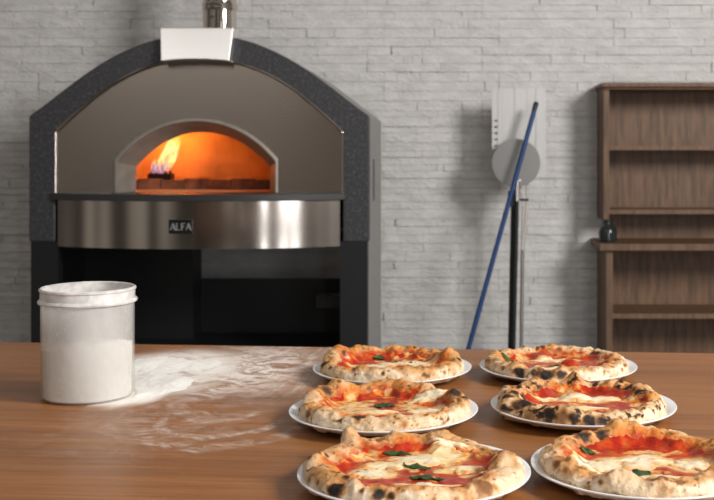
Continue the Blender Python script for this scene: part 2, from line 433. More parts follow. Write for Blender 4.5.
# flue pipe
mb = MB(); r = .080; z0 = lz(40)
prof = [(r, z0-.08)]
for zj in (2.064, 2.9): prof += [(r, zj-.022), (r+.003, zj-.018), (r+.006, zj-.008), (r+.003, zj-.001), (r+.006, zj+.006), (r+.003, zj+.016), (r, zj+.02)]
prof += [(r, 3.2), (r-.003, 3.2), (r-.003, z0-.08)]
mb.lathe(prof, 72, (-.009, .47, 0)); mb.build('flue_pipe', m_pipe, oven)
mb = MB(); mb.box(-.004, .004, .375, .392, 2.012, 2.02); 
mb = MB(); mb.tube([(-.028, .385, 2.007), (-.028, .402, 2.007)], .008, 10); mb.build('flue_clip', m_pipe, oven)
# stand below
xo, xi = lx(168.5), lx(141)
for sgn in (-1, 1):
    a, b = sorted((sgn*xi, sgn*xo))
    mb = MB(); mb.box(a, b, .004, .06, 0, lz(241.5)); lp_ = mb.build('stand_leg', m_black, oven, smooth=False)
    a, b = sorted((sgn*(xo-.03), sgn*(xo-.025)))
    mb = MB(); mb.box(a, b, .06, .82, 0.02, lz(248)); mb.build('stand_side', m_black, oven, smooth=False)
mb = MB(); mb.box(-xo+.03, xo-.03, .80, .82, .02, .703); mb.build('stand_back', m_black, oven, smooth=False)
mb = MB(); mb.box(-xo+.03, -.175, .62, .80, .02, lz(250)); mb.build('stand_cabinet', m_black, oven, smooth=False)
mb = MB(); mb.box(-xi, xi, .07, .79, .40, .425); mb.build('stand_shelf', m_black, oven, smooth=False)
mb = MB(); mb.box(-xo+.03, xo-.03, .03, .80, lz(248.5), lz(243)); mb.build('oven_base', m_black, oven, smooth=False)
mb = MB(); mb.box(.46, .60, .45, .55, .6, .66); mb.box(.48, .52, .44, .45, .62, .645); mb.build('control_box', m_dark, oven, bevel=.003, smooth=False)

# ------------------------------------------------------------------ worktop table
TR = math.radians(-5.0)
table = empty('worktop_table', (-.22, 2.02, 0), TR, label='long brown wooden worktop dusted with flour in front of the oven', cat='table')
TI = (Matrix.Translation((-.22, 2.02, 0)) @ Matrix.Rotation(TR, 4, 'Z')).inverted()
def tl(px, py):                           # pixel on the worktop -> the table's own x, y
    p = TI @ on_top(px, py); return p.x, p.y
y_far = tl(300, 346.5)[1]
m_table = Mat('oiled_brown_planks', rough=.42)
T = m_table
g1 = T.noise(1.0, 6, T.obj(scale=(1.6, 26, 5)), rough=.6, dist=.6)
g2 = T.noise(1.0, 3, T.obj(scale=(1.2, 7, 2)), dist=.4)
g3 = T.noise(1.0, 4, T.obj(scale=(5, 160, 5)))
base = T.ramp(g1, [(.30, (.140, .048, .011)), (.5, (.250, .092, .022)), (.70, (.36, .145, .041))])
base = T.mix(.35, base, T.ramp(g2, [(.35, (.145, .048, .011)), (.65, (.38, .152, .043))]))
base = T.mix(.25, base, T.ramp(g3, [(.35, (.11, .038, .009)), (.65, (.38, .16, .052))]))
seam = T.n('Separate' 'XYZ'); T.l(T.obj(), seam.inputs[0])
# flour dusted on the wood: patches and wiped streaks
def ell(px, py, rx, ry, rot=0):
    cx, cy = tl(px, py); d = F*(CZ-TZ)/(py-PY); a = rx*d/F; b = ry*d*d/(F*(CZ-TZ))
    tc = T.n('TexCoord'); mp = T.n('Mapping', vector_type='TEXTURE'); T.l(tc.outputs['Object'], mp.inputs['Vector'])
    mp.inputs['Location'].default_value = (cx, cy, TZ); mp.inputs['Rotation'].default_value = (0, 0, rot); mp.inputs['Scale'].default_value = (a, b, 1000)
    wz = T.n('TexNoise'); wz.inputs['Scale'].default_value = 1.6; wz.inputs['Detail'].default_value = 4; T.l(mp.outputs['Vector'], wz.inputs['Vector'])
    ws = T.n('VectorMath', operation='SCALE'); T.l(wz.outputs['Color'], ws.inputs[0]); ws.inputs['Scale'].default_value = .44
    wo = T.n('VectorMath', operation='ADD'); T.l(mp.outputs['Vector'], wo.inputs[0]); T.l(ws.outputs[0], wo.inputs[1])
    wo2 = T.n('VectorMath', operation='SUBTRACT'); T.l(wo.outputs[0], wo2.inputs[0]); wo2.inputs[1].default_value = (.22, .22, .22)
    ln = T.n('VectorMath', operation='LENGTH'); T.l(wo2.outputs[0], ln.inputs[0]); return ln.outputs['Value']
def smooth(v, a, b):                      # 1 at a, 0 at b
    r_ = T.n('MapRange', interpolation_type='SMOOTHSTEP'); T.l(v, r_.inputs['Value'])
    r_.inputs['From Min'].default_value = a; r_.inputs['From Max'].default_value = b
    r_.inputs['To Min'].default_value = 1; r_.inputs['To Max'].default_value = 0; return r_.outputs['Result']
def ringm(v, c, w):
    d = T.math('ABSOLUTE', T.math('SUBTRACT', v, c)); return smooth(d, w*.2, w)
st = T.noise(1.0, 7, T.obj(scale=(16, 20, 1), rot=(0, 0, .5)), rough=.72, dist=1.4)
st2 = T.noise(60, 6, rough=.75)
st3 = T.noise(1.0, 6, T.obj(scale=(9, 9, 1), rot=(0, 0, -.4)), rough=.72, dist=2.2)
stk = T.noise(1.0, 5, T.obj(scale=(30, 5, 1), rot=(0, 0, -.55)), rough=.7, dist=.6)
heavy = T.math('MULTIPLY', smooth(ell(168, 372, 98, 30), .42, 1.05), T.ramp(st3, [(.30, (.35,)*3), (.50, (1,)*3)]))
heavy = T.math('MAXIMUM', heavy, T.math('MULTIPLY', smooth(ell(140, 390, 46, 18), .6, 1.1), T.ramp(st, [(.30, (.6,)*3), (.45, (1,)*3)])))
med = T.math('MULTIPLY', smooth(ell(235, 370, 110, 34), .25, 1.1), T.ramp(st, [(.43, (.10,)*3), (.56, (.80,)*3)]))
lite = T.math('MULTIPLY', smooth(ell(285, 366, 140, 34), .25, 1.25), T.math('MULTIPLY', T.ramp(stk, [(.42, (.2,)*3), (.58, (.8,)*3)]), T.ramp(st, [(.38, (.25,)*3), (.60, (.85,)*3)])))
def arcm(px, py, rx, ry, c, w, lo, hi, nz):
    e = ell(px, py, rx, ry); x_, y_ = tl(px, py)
    sy = T.n('SeparateXYZ'); T.l(T.obj(loc=(-x_, -y_, 0)), sy.inputs[0])
    g = T.n('MapRange', interpolation_type='SMOOTHSTEP'); T.l(sy.outputs['Y'], g.inputs['Value'])
    g.inputs['From Min'].default_value = lo; g.inputs['From Max'].default_value = hi; g.inputs['To Min'].default_value = 1; g.inputs['To Max'].default_value = 0
    return T.math('MULTIPLY', T.math('MULTIPLY', ringm(e, c, w), g.outputs['Result']), nz)
nzA = T.ramp(st2, [(.42, (.06,)*3), (.64, (.50,)*3)]); nzB = T.ramp(st, [(.42, (.02,)*3), (.64, (.42,)*3)])
arc1 = arcm(232, 412, 76, 26, .86, .13, -.10, .02, nzA)
arc2 = T.math('MAXIMUM', arcm(222, 408, 54, 16, .8, .2, -.05, .03, nzB), arcm(236, 414, 100, 34, .86, .14, -.10, .0, nzB))
film = T.math('MULTIPLY', smooth(ell(185, 405, 130, 52), .2, 1.15), T.ramp(st, [(.44, (.02,)*3), (.66, (.32,)*3)]))
dust = T.ramp(st2, [(.58, (0,)*3), (.74, (.22,)*3)])
fsum = heavy
for q in (med, lite, arc1, arc2, film): fsum = T.math('MAXIMUM', fsum, q)
fsum = T.math('MAXIMUM', fsum, T.math('MULTIPLY', dust, T.ramp(st3, [(.35, (.1,)*3), (.7, (1,)*3)])), clamp=True)
T.color(T.mix(fsum, base, (.90, .85, .79)))
T.l(T.ramp(fsum, [(0, (.40,)*3), (.6, (.95,)*3)]), T.b.inputs['Roughness'])
T.bump(T.math('ADD', g3, T.math('MULTIPLY', fsum, .8)), .12, .004)
mb = MB(); mb.box(-1.45, 1.35, -.80, y_far, TZ-.045, TZ); mb.build('tabletop', m_table, table, bevel=.004, smooth=False)
m_leg = m_shelf
for (x, y) in ((-1.35, -.70), (1.25, -.70), (-1.35, y_far-.1), (1.25, y_far-.1)):
    mb = MB(); mb.box(x-.04, x+.04, y-.04, y+.04, 0, TZ-.045); mb.build('leg', m_leg, table, bevel=.003, smooth=False)
mb = MB(); mb.box(-1.30, 1.20, -.72, -.69, TZ-.13, TZ-.045); mb.box(-1.30, 1.20, y_far-.115, y_far-.085, TZ-.13, TZ-.045)
mb.build('rail', m_leg, table, smooth=False)

# ------------------------------------------------------------------ noise for modelling
class VN:
    def __init__(s, seed):
        s.t = np.random.RandomState(seed).rand(32, 32, 32)
    def __call__(s, x, y, z):
        i, j, k = np.floor(x).astype(int), np.floor(y).astype(int), np.floor(z).astype(int)
        f, g, h = x-i, y-j, z-k; f = f*f*(3-2*f); g = g*g*(3-2*g); h = h*h*(3-2*h); o = 0
        for a in (0, 1):
            for b in (0, 1):
                for c in (0, 1):
                    o = o+s.t[(i+a) % 32, (j+b) % 32, (k+c) % 32]*(f if a else 1-f)*(g if b else 1-g)*(h if c else 1-h)
        return o*2-1
    def fbm(s, x, y, z, o=4):
        r = 0; a = 1; t = 0
        for q in range(o):
            r = r+a*s(x*2**q+7.3*q, y*2**q+3.1*q, z*2**q+5.7*q); t += a; a *= .55
        return r/t
def sstep(a, b, x):
    t = np.clip((x-a)/(b-a), 0, 1); return t*t*(3-2*t)
def lerp(a, b, t):
    a = np.asarray(a, float); b = np.asarray(b, float); return a+(b-a)*np.asarray(t)[..., None]

# ------------------------------------------------------------------ plates
PLATE_R = .165
prof = [(0, .0), (.098, 0), (.100, .0035), (.108, .0035), (.120, .0065), (.150, .0155), (.1635, .0200), (.1650, .0215), (.1648, .0228), (.1625, .0232),
        (.150, .0190), (.134, .0130), (.126, .0088), (.118, .0072), (.06, .0070), (0, .0070)]
plate_me = None
def plate(name, c, label):
    global plate_me
    if plate_me is None:
        o = MB().lathe(prof, 128).build('dinner_plate', m_plate, angle=60); plate_me = o.data
    else:
        o = bpy.data.objects.new('dinner_plate', plate_me); COL.objects.link(o)
    o.location = (c[0], c[1], TZ)
    return tag(o, label, 'plate', 'white plates on the worktop')

# ------------------------------------------------------------------ pizzas
def attr_mat(name, rough, noise_scale, bump, bdist, coat=0, spec=.5):
    M = Mat(name, rough=rough, coat=coat, spec=spec)
    a = M.n('Attribute', attribute_name='tint'); f = M.noise(noise_scale, 5, rough=.65)
    v = M.ramp(f, [(.25, (.80,)*3), (.75, (1.15,)*3)])
    M.color(M.mix(1.0, a.outputs['Color'], v, 'MULTIPLY')); M.bump(f, bump, bdist); return M
m_crust = attr_mat('baked_crust', .62, 150, .6, .005, spec=.35)
m_sauce = attr_mat('tomato_sauce', .24, 120, .35, .004)
m_cheese = attr_mat('melted_mozzarella', .30, 110, .2, .004)
m_basil = Mat('wilted_basil', rough=.55)
m_basil.color(m_basil.ramp(m_basil.noise(90, 4), [(.3, (.010, .028, .006)), (.7, (.045, .105, .022))]))

def surf(name, V, FQ, C, mat, parent, subs=True):
    me = bpy.data.meshes.new(name); me.from_pydata(V.tolist(), [], FQ); me.update(); me.shade_smooth(); me.materials.append(mat.m)
    if C is not None:
        at_ = me.color_attributes.new('tint', 'FLOAT_COLOR', 'POINT')
        at_.data.foreach_set('color', np.concatenate([np.clip(C, 0, 1), np.ones((len(C), 1))], 1).astype(np.float32).ravel())
    o = bpy.data.objects.new(name, me); COL.objects.link(o); o.parent = parent; return o
def grid_faces(nt, m, wrap=True, flip=False):
    fs = []
    for i in range(nt if wrap else nt-1):
        j = (i+1) % nt
        for k in range(m-1):
            q = (i*m+k, j*m+k, j*m+k+1, i*m+k+1); fs.append(q[::-1] if flip else q)
    return fs

def angd(a, b): return np.abs((a-b+np.pi) % (2*np.pi)-np.pi)

def pizza(c, seed, label, R=.148, scale_h=1.0, outline=(), bumps=(), chars=(), patches=(), cheese=(), basil=(), burn=.5, flour=.5, nt=400, redness=.5, roast=0.0):
    """outline: (deg, amount, width_deg); bumps: (x, y, radius, height); chars: (x, y, radius, strength) in the pizza's own metres;
       cheese: (x, y, rx, ry, deg); basil: (x, y, length, deg, width)"""
    bumps = list(bumps)
    root = empty('margherita_pizza', (c[0], c[1], TZ+.0078), label=label, cat='pizza', group='margherita pizzas on the worktop')
    vn = VN(seed); th = np.linspace(0, 2*np.pi, nt, endpoint=False)
    ct, st_ = np.cos(th), np.sin(th)
    n1 = vn(ct*1.6+5, st_*1.6+5, th*0+.3); n2 = vn(ct*4+9, st_*4+9, th*0+2.7); n3 = vn(ct*3+2, st_*3+2, th*0+8.1)
    n4 = vn(ct*9+2, st_*9+2, th*0+4.4)
    Rout = R*(1+.022*n1+.016*n2+.006*n4); aw = .0190*(1+.30*n3+.16*n2); hh = .0325*scale_h*(1+.20*n2+.18*n1+.12*n4)
    for (dg, am, wd) in outline:
        g = np.exp(-(angd(th, math.radians(dg))/math.radians(wd))**2); Rout = Rout+am*g; hh = hh+abs(am)*.35*g
    Rc = Rout-aw
    SW = 2.25; zi = .0115                                           # level of the filling
    def top_z(r, i=None):                                # height of the upper surface for arrays r (nt, k)
        u = (Rc[:, None]-r)/(SW*aw[:, None]); s_ = sstep(0, 1, u)
        return hh[:, None]*(1-s_)+zi*s_
    # profile
    nb, na, ni = 4, 26, 62
    rr = np.zeros((nt, nb+na+ni)); zz = np.zeros_like(rr); ph = np.zeros_like(rr)
    for k in range(nb):
        rr[:, k] = (Rc-.2*aw)*k/nb; zz[:, k] = 0; ph[:, k] = -90
    fl_ = np.linspace(-90, 90, na)
    for k, p in enumerate(fl_):
        a = math.radians(p); e = .8
        cc = abs(math.cos(a))**e; ss = math.copysign(abs(math.sin(a))**e, math.sin(a))
        rr[:, nb+k] = Rc+aw*cc*(1.0 if p > -20 else 1.0); zz[:, nb+k] = hh*.5*(1+ss); ph[:, nb+k] = p
    u = np.linspace(0, 1, ni+1)[1:]
    w_ = np.where(u < .5, u/.5*.36, .36+(u-.5)/.5*.64)
    ri = Rc[:, None]*(1-w_[None, :]); ri[:, -1] = .0005
    rr[:, nb+na:] = ri; zz[:, nb+na:] = top_z(ri); ph[:, nb+na:] = 90+90*sstep(0, 1, (Rc[:, None]-ri)/(SW*aw[:, None]))
    X, Y, Z = rr*ct[:, None], rr*st_[:, None], zz.copy()
    crustness = np.where(ph <= 90, 1.0, 1-sstep(110, 178, ph))
    def lumps(X, Y, Z):
        return .0058*vn.fbm(X*30+3, Y*30+3, Z*30+1, 3)+.0030*vn.fbm(X*95, Y*95, Z*95+4, 3)
    up = np.clip(ph, -90, 110)
    nr, nz = np.cos(np.radians(up)), np.sin(np.radians(up))
    dn = lumps(X, Y, Z)*crustness*np.where(ph < -60, .15, 1)
    rb_ = np.random.RandomState(seed+7)
    for k in range(34):
        a_ = rb_.uniform(0, 2*np.pi); ii = int(a_/(2*np.pi)*nt) % nt; r_ = Rc[ii]+rb_.uniform(-1.3, .75)*aw[ii]; bs = rb_.uniform(.006, .017)
        bumps.append((r_*math.cos(a_), r_*math.sin(a_), bs, bs*rb_.uniform(.12, .34)))
    def bubble(X, Y):
        o = 0
        for (bx, by, br, bh) in bumps:
            d2 = ((X-bx)**2+(Y-by)**2)/br**2; o = o+bh*np.clip(1-d2, 0, 1)**.8
        return o
    bz = np.where(ph > 0, bubble(X, Y), 0)
    inner = (1-crustness)*.0022*vn.fbm(X*45+1, Y*45, Z*0+3, 3)
    X2 = X+dn*nr*ct[:, None]; Y2 = Y+dn*nr*st_[:, None]; Z2 = np.maximum(Z+dn*nz+bz+inner, .0002 if True else 0)
    Z2 = np.where(ph <= -89.9, 0, Z2)
    # colours
    f_a = vn.fbm(X*38+11, Y*38, Z*38, 4); f_b = vn.fbm(X*85+1, Y*85+8, Z*85, 4); f_c = vn.fbm(X*18+4, Y*18+2, Z*18, 3)
    pale = np.array((.66, .45, .255)); flo = np.array((.80, .655, .48)); gold = np.array((.56, .235, .050)); oran = np.array((.60, .165, .020))
    brown = np.array((.165, .055, .014)); black = np.array((.018, .012, .009)); tan = np.array((.50, .29, .13))
    C = lerp(np.broadcast_to(pale, X.shape+(3,)), flo, np.clip(flour+f_c*1.2, 0, 1)*.9)
    C = C*(1-0)+0
    side = 1-sstep(15, 70, ph)
    topm = sstep(20, 80, ph+f_a*70)
    C = C+(gold-C)*(topm*np.clip(.62+roast+f_c*1.9, .05, .95))[..., None]
    innm = sstep(84, 128, ph+f_b*50+f_c*30)
    C = C+(oran-C)*(innm*np.clip(.88+f_c*.6, 0, 1))[..., None]
    tanm = np.clip(sstep(.05, .34, f_a)*.8, 0, 1)*(1-.3*innm)
    C = C+(tan-C)*(tanm*.75)[..., None]
    redm = sstep(108, 148, ph+f_b*40+f_a*20); C = C+(np.array((.42, .05, .009))-C)*redm[..., None]
    ch = np.zeros_like(X); br_ = np.zeros_like(X)
    WX, WY, WZ = X2+root.location.x, Y2+root.location.y, Z2+root.location.z
    SU, SV = PX+WX/WY*F, PY+(CZ-WZ)/WY*F
    def pick(px, py):
        d2 = (SU-px)**2+(SV-py)**2; dm = d2.min(); i_ = np.argmin(np.where(d2 <= dm+3.0, WY, 99)); return np.unravel_index(i_, X.shape)
    def dist(px, py):
        i_ = pick(px, py); return np.sqrt((X2-X2[i_])**2+(Y2-Y2[i_])**2+(Z2-Z2[i_])**2)
    rs_ = np.random.RandomState(seed+100)
    for k in range(int(40+100*burn)):                     # leopard spots
        i_ = (rs_.randint(nt), rs_.randint(nb+9, nb+na+16)); rad = rs_.uniform(.0014, .0042)*(1.5 if rs_.rand() < .15+.3*burn else 1); sg = rs_.uniform(.25, .95)
        d = np.sqrt((X2-X2[i_])**2+(Y2-Y2[i_])**2+(Z2-Z2[i_])**2)/rad+.9*f_b+.5*f_a
        br_ = np.maximum(br_, sg*(1-sstep(.45, 1.25, d)))
        if rs_.rand() < .15+.55*burn: ch = np.maximum(ch, .85*sg*(1-sstep(.3, .85, d)))
    leop = sstep(.62-.28*burn, .80-.26*burn, f_b*.75+.25*f_a+.35)*sstep(10, 50, ph+40)*crustness
    br_ = np.maximum(br_, leop)
    br_ = np.maximum(br_, sstep(.30, .55, f_a+.25*burn-.12)*np.clip(topm, 0, 1)*.85*crustness)
    for (cx, cy, cr, cs) in chars:
        d = dist(cx, cy)/cr*1.05+.9*f_b+.5*f_a
        ok = np.where(ph > -40, 1, 0)
        ch = np.maximum(ch, cs*(1-sstep(.5, .95, d))*ok); br_ = np.maximum(br_, (1-sstep(.7, 1.5, d))*.9*ok)
    for (cx, cy, cr, cs) in patches:                     # plain brown blisters
        d = dist(cx, cy)/cr+.8*f_b+.6*f_a
        br_ = np.maximum(br_, cs*(1-sstep(.05, 1.25, d))*np.where(ph > -40, 1, 0))
    ch = np.maximum(ch, sstep(.62, .85, leop*burn+.18*f_c))
    C = C+(np.array((.52, .25, .075))-C)*(sstep(.02, .45, br_)*.85)[..., None]
    C = C+(brown-C)*(sstep(.30, .95, br_)*.92)[..., None]
    C = C+(black-C)*np.clip(ch, 0, 1)[..., None]
    m = rr.shape[1]
    V = np.stack([X2, Y2, Z2], -1).reshape(-1, 3)
    surf('crust', V, grid_faces(nt, m), C.reshape(-1, 3), m_crust, root)
    # filling: height of the finished upper surface at any (x, y)
    i0 = nb+na-1
    def height(x, y):
        t_ = np.arctan2(y, x) % (2*np.pi); r_ = np.sqrt(x*x+y*y)
        idx = t_/(2*np.pi)*nt
        i = np.floor(idx).astype(int) % nt; j = (i+1) % nt; f = idx-np.floor(idx)
        rc = Rc[i]*(1-f)+Rc[j]*f; a_ = aw[i]*(1-f)+aw[j]*f; h_ = hh[i]*(1-f)+hh[j]*f
        s_ = sstep(0, 1, (rc-r_)/(SW*a_)); z_ = h_*(1-s_)+zi*s_
        ph_ = 90+90*s_; cr_ = 1-sstep(110, 178, ph_)
        return z_+lumps(x, y, z_)*cr_+bubble(x, y)+(1-cr_)*.0022*vn.fbm(x*45+1, y*45, z_*0+3, 3), s_
    # tomato sauce sheet
    ks = 74; nts = 300
    ts = np.linspace(0, 2*np.pi, nts, endpoint=False)
    cs_, ss_ = np.cos(ts), np.sin(ts)
    Ri = np.interp(ts, np.append(th, 2*np.pi), np.append(Rc-.95*aw, (Rc-.95*aw)[0]))*(1+.045*vn(cs_*5+3, ss_*5, ts*0+9)+.03*vn(cs_*14, ss_*14+3, ts*0+5))
    q = np.linspace(0.004, 1, ks); Rg = Ri[:, None]*q[None, :]; Xs, Ys = Rg*cs_[:, None], Rg*ss_[:, None]
    Hs, sl = height(Xs, Ys)
    edge = sstep(.93, 1.0, np.broadcast_to(q[None, :], Xs.shape))
    g_a = vn.fbm(Xs*32+6, Ys*32+1, Xs*0+2, 4); g_b = vn.fbm(Xs*75+6, Ys*75+1, Xs*0+7, 4); g_c = vn.fbm(Xs*16, Ys*16+4, Xs*0+5, 3)
    Zs = Hs+.0011*(1-edge)-.0010*edge+.0013*g_b*(1-edge)
    red = np.array((.33, .016, .006)); red2 = np.array((.52, .055, .010)); orr = np.array((.68, .235, .040)); crm = np.array((.78, .53, .24))
    Cs = lerp(np.broadcast_to(red, Xs.shape+(3,)), red2, np.clip(.45+g_b*1.8, 0, 1))
    mf = g_a+.45*g_b+.35*g_c
    tt0 = redness*.5-.28
    Cs = Cs+(orr-Cs)*(sstep(tt0, tt0+.16, mf)*.9)[..., None]
    Cs = Cs+(crm-Cs)*(sstep(tt0+.18, tt0+.36, mf+.25*g_b)*.85)[..., None]
    Cs = Cs+(np.array((.30, .10, .02))-Cs)*(sstep(.30, .42, g_b-.1*g_a)*.5)[..., None]
    near = np.zeros_like(Xs)
    for (cx, cy, rx, ry, dg) in cheese:
        a = math.radians(dg); dx, dy = Xs-cx, Ys-cy; ux, uy = dx*math.cos(a)+dy*math.sin(a), -dx*math.sin(a)+dy*math.cos(a)
        d = np.sqrt((ux/rx)**2+(uy/ry)**2)+.55*g_a; near = np.maximum(near, 1-sstep(.75, 1.55, d))
    Cs = Cs+(orr-Cs)*(near*.75)[..., None]
    Cs = Cs+(crm-Cs)*(sstep(.45, .95, near+.35*g_b)*.85)[..., None]
    surf('tomato_sauce', np.stack([Xs, Ys, Zs], -1).reshape(-1, 3), grid_faces(nts, ks), Cs.reshape(-1, 3), m_sauce, root)
    # mozzarella
    for k, (cx, cy, rx, ry, dg) in enumerate(cheese):
        if math.hypot(cx, cy)+.4*ry > .118: f_ = (.118-.4*ry)/math.hypot(cx, cy); cx, cy = cx*f_, cy*f_
        tt = np.linspace(0, 2*np.pi, 72, endpoint=False); a = math.radians(dg); rho = np.linspace(0.01, 1, 22)
        wob = 1+.45*vn(np.cos(tt)*2.2+k*3, np.sin(tt)*2.2+3, tt*0+k)+.20*vn(np.cos(tt)*5+k*3, np.sin(tt)*5+3, tt*0+k)+.16*vn(np.cos(tt)*12, np.sin(tt)*12+k, tt*0+k)
        U = rx*(wob*np.cos(tt))[:, None]*rho; W = ry*(wob*np.sin(tt))[:, None]*rho
        Xc, Yc = cx+U*math.cos(a)-W*math.sin(a), cy+U*math.sin(a)+W*math.cos(a)
        H, s2 = height(Xc, Yc); rb = np.broadcast_to(rho[None, :], Xc.shape)
        hb = vn.fbm(Xc*70+2, Yc*70+4, Xc*0+k, 3); hd = vn.fbm(Xc*26+2, Yc*26+4, Xc*0+k+3, 3)
        th_ = .0030*np.sqrt(np.clip(1-rb**2.2, 0, 1))
        Zc = H+.0011+th_*(1+.25*hb)-.0022*sstep(.9, 1.0, rb)+.0006*hb
        Cc = lerp(np.broadcast_to(np.array((.84, .73, .50)), Xc.shape+(3,)), (.84, .60, .26), np.clip(.15+1.5*hd+.2*hb, 0, 1))
        Cc = Cc+(np.array((.70, .30, .07))-Cc)*np.clip(sstep(.62, 1.02, rb+.28*hb)*.85, 0, 1)[..., None]
        Cc = Cc+(np.array((.62, .16, .03))-Cc)*(sstep(.38, .62, hb+.15*hd)*.55)[..., None]
        surf('mozzarella', np.stack([Xc, Yc, Zc], -1).reshape(-1, 3), grid_faces(72, 22), Cc.reshape(-1, 3), m_cheese, root)
    # basil
    for k, (cx, cy, L, dg, wd) in enumerate(basil):
        a = math.radians(dg); nu, nv = 22, 11; uu = np.linspace(-1, 1, nu)[:, None]+np.zeros((1, nv)); vv = np.linspace(-1, 1, nv)[None, :]+np.zeros((nu, 1))
        half = wd*np.sqrt(np.clip(1-np.abs(uu)**1.8, .0005, 1))*(1-.25*uu)*(1+.14*np.sin(uu*9+k)+.10*np.sin(uu*17+3*k))
        bx = L/2*uu; by = half*vv+.10*L*uu*uu*(1 if k % 2 else -1)
        Xb, Yb = cx+bx*math.cos(a)-by*math.sin(a), cy+bx*math.sin(a)+by*math.cos(a)
        H, _ = height(Xb, Yb)
        Zb = H+.0030+.0010*np.abs(vv)**1.4+.0030*vn.fbm(Xb*110+k, Yb*110, Xb*0, 3)+.0008*np.sin(uu*5+k)
        o = surf('basil_leaf', np.stack([Xb, Yb, Zb], -1).reshape(-1, 3), grid_faces(nu, nv, wrap=False), None, m_basil, root)
        md = o.modifiers.new('solid', 'SOLIDIFY'); md.thickness = .0012
    return root

def row(px, py):                          # plate centre seen at pixel (px, py) at rim height
    return on_top(px, py, TZ+.021)
cA = row(414.5, 470.5); cB = row(384, 409); cC = row(392.5, 367)
cD = row(558, 365.5); cE = row(583, 404); cF = row(645, 464)
plate('a', cA, 'white plate under the nearest pizza, front of the left row')
plate('b', cB, 'white plate in the middle of the left row of pizzas')
plate('c', cC, 'white plate at the back of the left row, before the oven leg')
plate('d', cD, 'white plate at the back of the right row, before the peels')
plate('e', cE, 'white plate in the middle of the right row, under the charred pizza')
plate('f', cF, 'white plate at the front of the right row, cut by the bottom edge')
def q(c, px, py, h=.03):                  # pixel -> the pizza's own x, y, at height h over the worktop
    p = on_top(px, py, TZ+h); return p.x-c[0], p.y-c[1]
def Q(c, L, h=.03): return [(*q(c, e[0], e[1], h), *e[2:]) for e in L]

pizza(cA, 11, 'nearest pizza, left row, white mozzarella pools and a dough tip at its back', R=.1535, scale_h=.84, outline=((131, .024, 5), (170, .004, 30)),
      bumps=Q(cA, [(347, 431, .020, .012)], .045)+Q(cA, [(497, 455, .024, .015)], .045)+Q(cA, [(330, 470, .03, .006)], .04), burn=.34, flour=.62, redness=.78,
      chars=[(334, 488, .013, 1.0)]+[(345, 475, .007, .9)]+[(378, 494, .007, 1), (390, 495, .006, .9)]+[(306, 455, .006, .8)],
      patches=[(489, 484, .017, .9), (466, 493, .014, .6)]+[(317, 470, .014, .55), (354, 470, .014, .8), (491, 450, .024, .62)],
      cheese=Q(cA, [(432, 459, .052, .030, 10), (455, 449, .030, .010, -8), (395, 466, .046, .020, 12), (420, 487, .034, .012, 0), (372, 474, .030, .022, 0), (460, 470, .030, .018, 0)], .02),
      basil=Q(cA, [(399, 454, .046, -10, .0060), (416, 467, .042, -22, .0075), (428, 478, .050, -20, .0070)], .022))
pizza(cB, 23, 'middle pizza of the left row, a curled basil leaf at its centre', R=.1475, outline=((100, .006, 14),),
      bumps=Q(cB, [(452, 391, .022, .008), (427, 388, .03, .006)], .045), burn=.42, flour=.55, redness=.80, roast=.15,
      chars=[(328, 388, .012, .9), (456, 392, .014, .95), (464, 395, .008, .8)]+[(358, 415, .010, .9)],
      patches=[(405, 424, .012, .7), (330, 396, .02, .6), (460, 401, .012, .7)],
      cheese=Q(cB, [(428, 402, .036, .018, 8), (375, 413, .046, .011, 5), (428, 412, .030, .014, 0)], .02),
      basil=Q(cB, [(384, 403, .036, 20, .016), (408, 416, .024, -5, .009)], .026))
pizza(cC, 37, 'back pizza of the left row, before the oven leg, dark basil bits', R=.149, outline=((200, .003, 15),),
      bumps=Q(cC, [(346, 350, .03, .006), (446, 352, .03, .007)], .045), burn=.36, flour=.5, redness=.74, roast=.2, nt=360,
      chars=[(325, 361, .012, .95)]+[(345, 352, .008, .7), (460, 358, .009, .7)],
      patches=[(330, 358, .02, .6), (430, 372, .014, .5)],
      cheese=Q(cC, [(410, 364, .055, .024, 0), (372, 367, .040, .018, 0), (400, 371, .050, .014, 0)], .02),
      basil=Q(cC, [(380, 357, .026, -15, .011), (396, 361, .024, 15, .009), (411, 362, .020, 0, .009)], .024))
pizza(cD, 41, 'back pizza of the right row, a long basil leaf hanging over its left crust', R=.1475, outline=((20, .004, 12), (178, .004, 20)),
      bumps=Q(cD, [(543, 347, .026, .011), (570, 352, .020, .009), (512, 347, .03, .006)], .045), burn=.48, flour=.75, redness=.76, nt=360,
      chars=[(518, 370, .013, 1), (545, 374, .018, 1), (562, 374, .010, .9), (532, 373, .008, .8)]+[(543, 346, .009, .8), (591, 355, .010, .8)],
      patches=[(500, 354, .012, .6), (545, 350, .022, .6)],
      cheese=Q(cD, [(560, 369, .06, .016, 0), (585, 370, .045, .026, 0), (555, 361, .042, .014, 0)], .02),
      basil=Q(cD, [(513.5, 355.5, .080, -70, .0135)], .040)+Q(cD, [(558, 364, .030, 5, .010), (581, 369, .036, -30, .008)], .026))
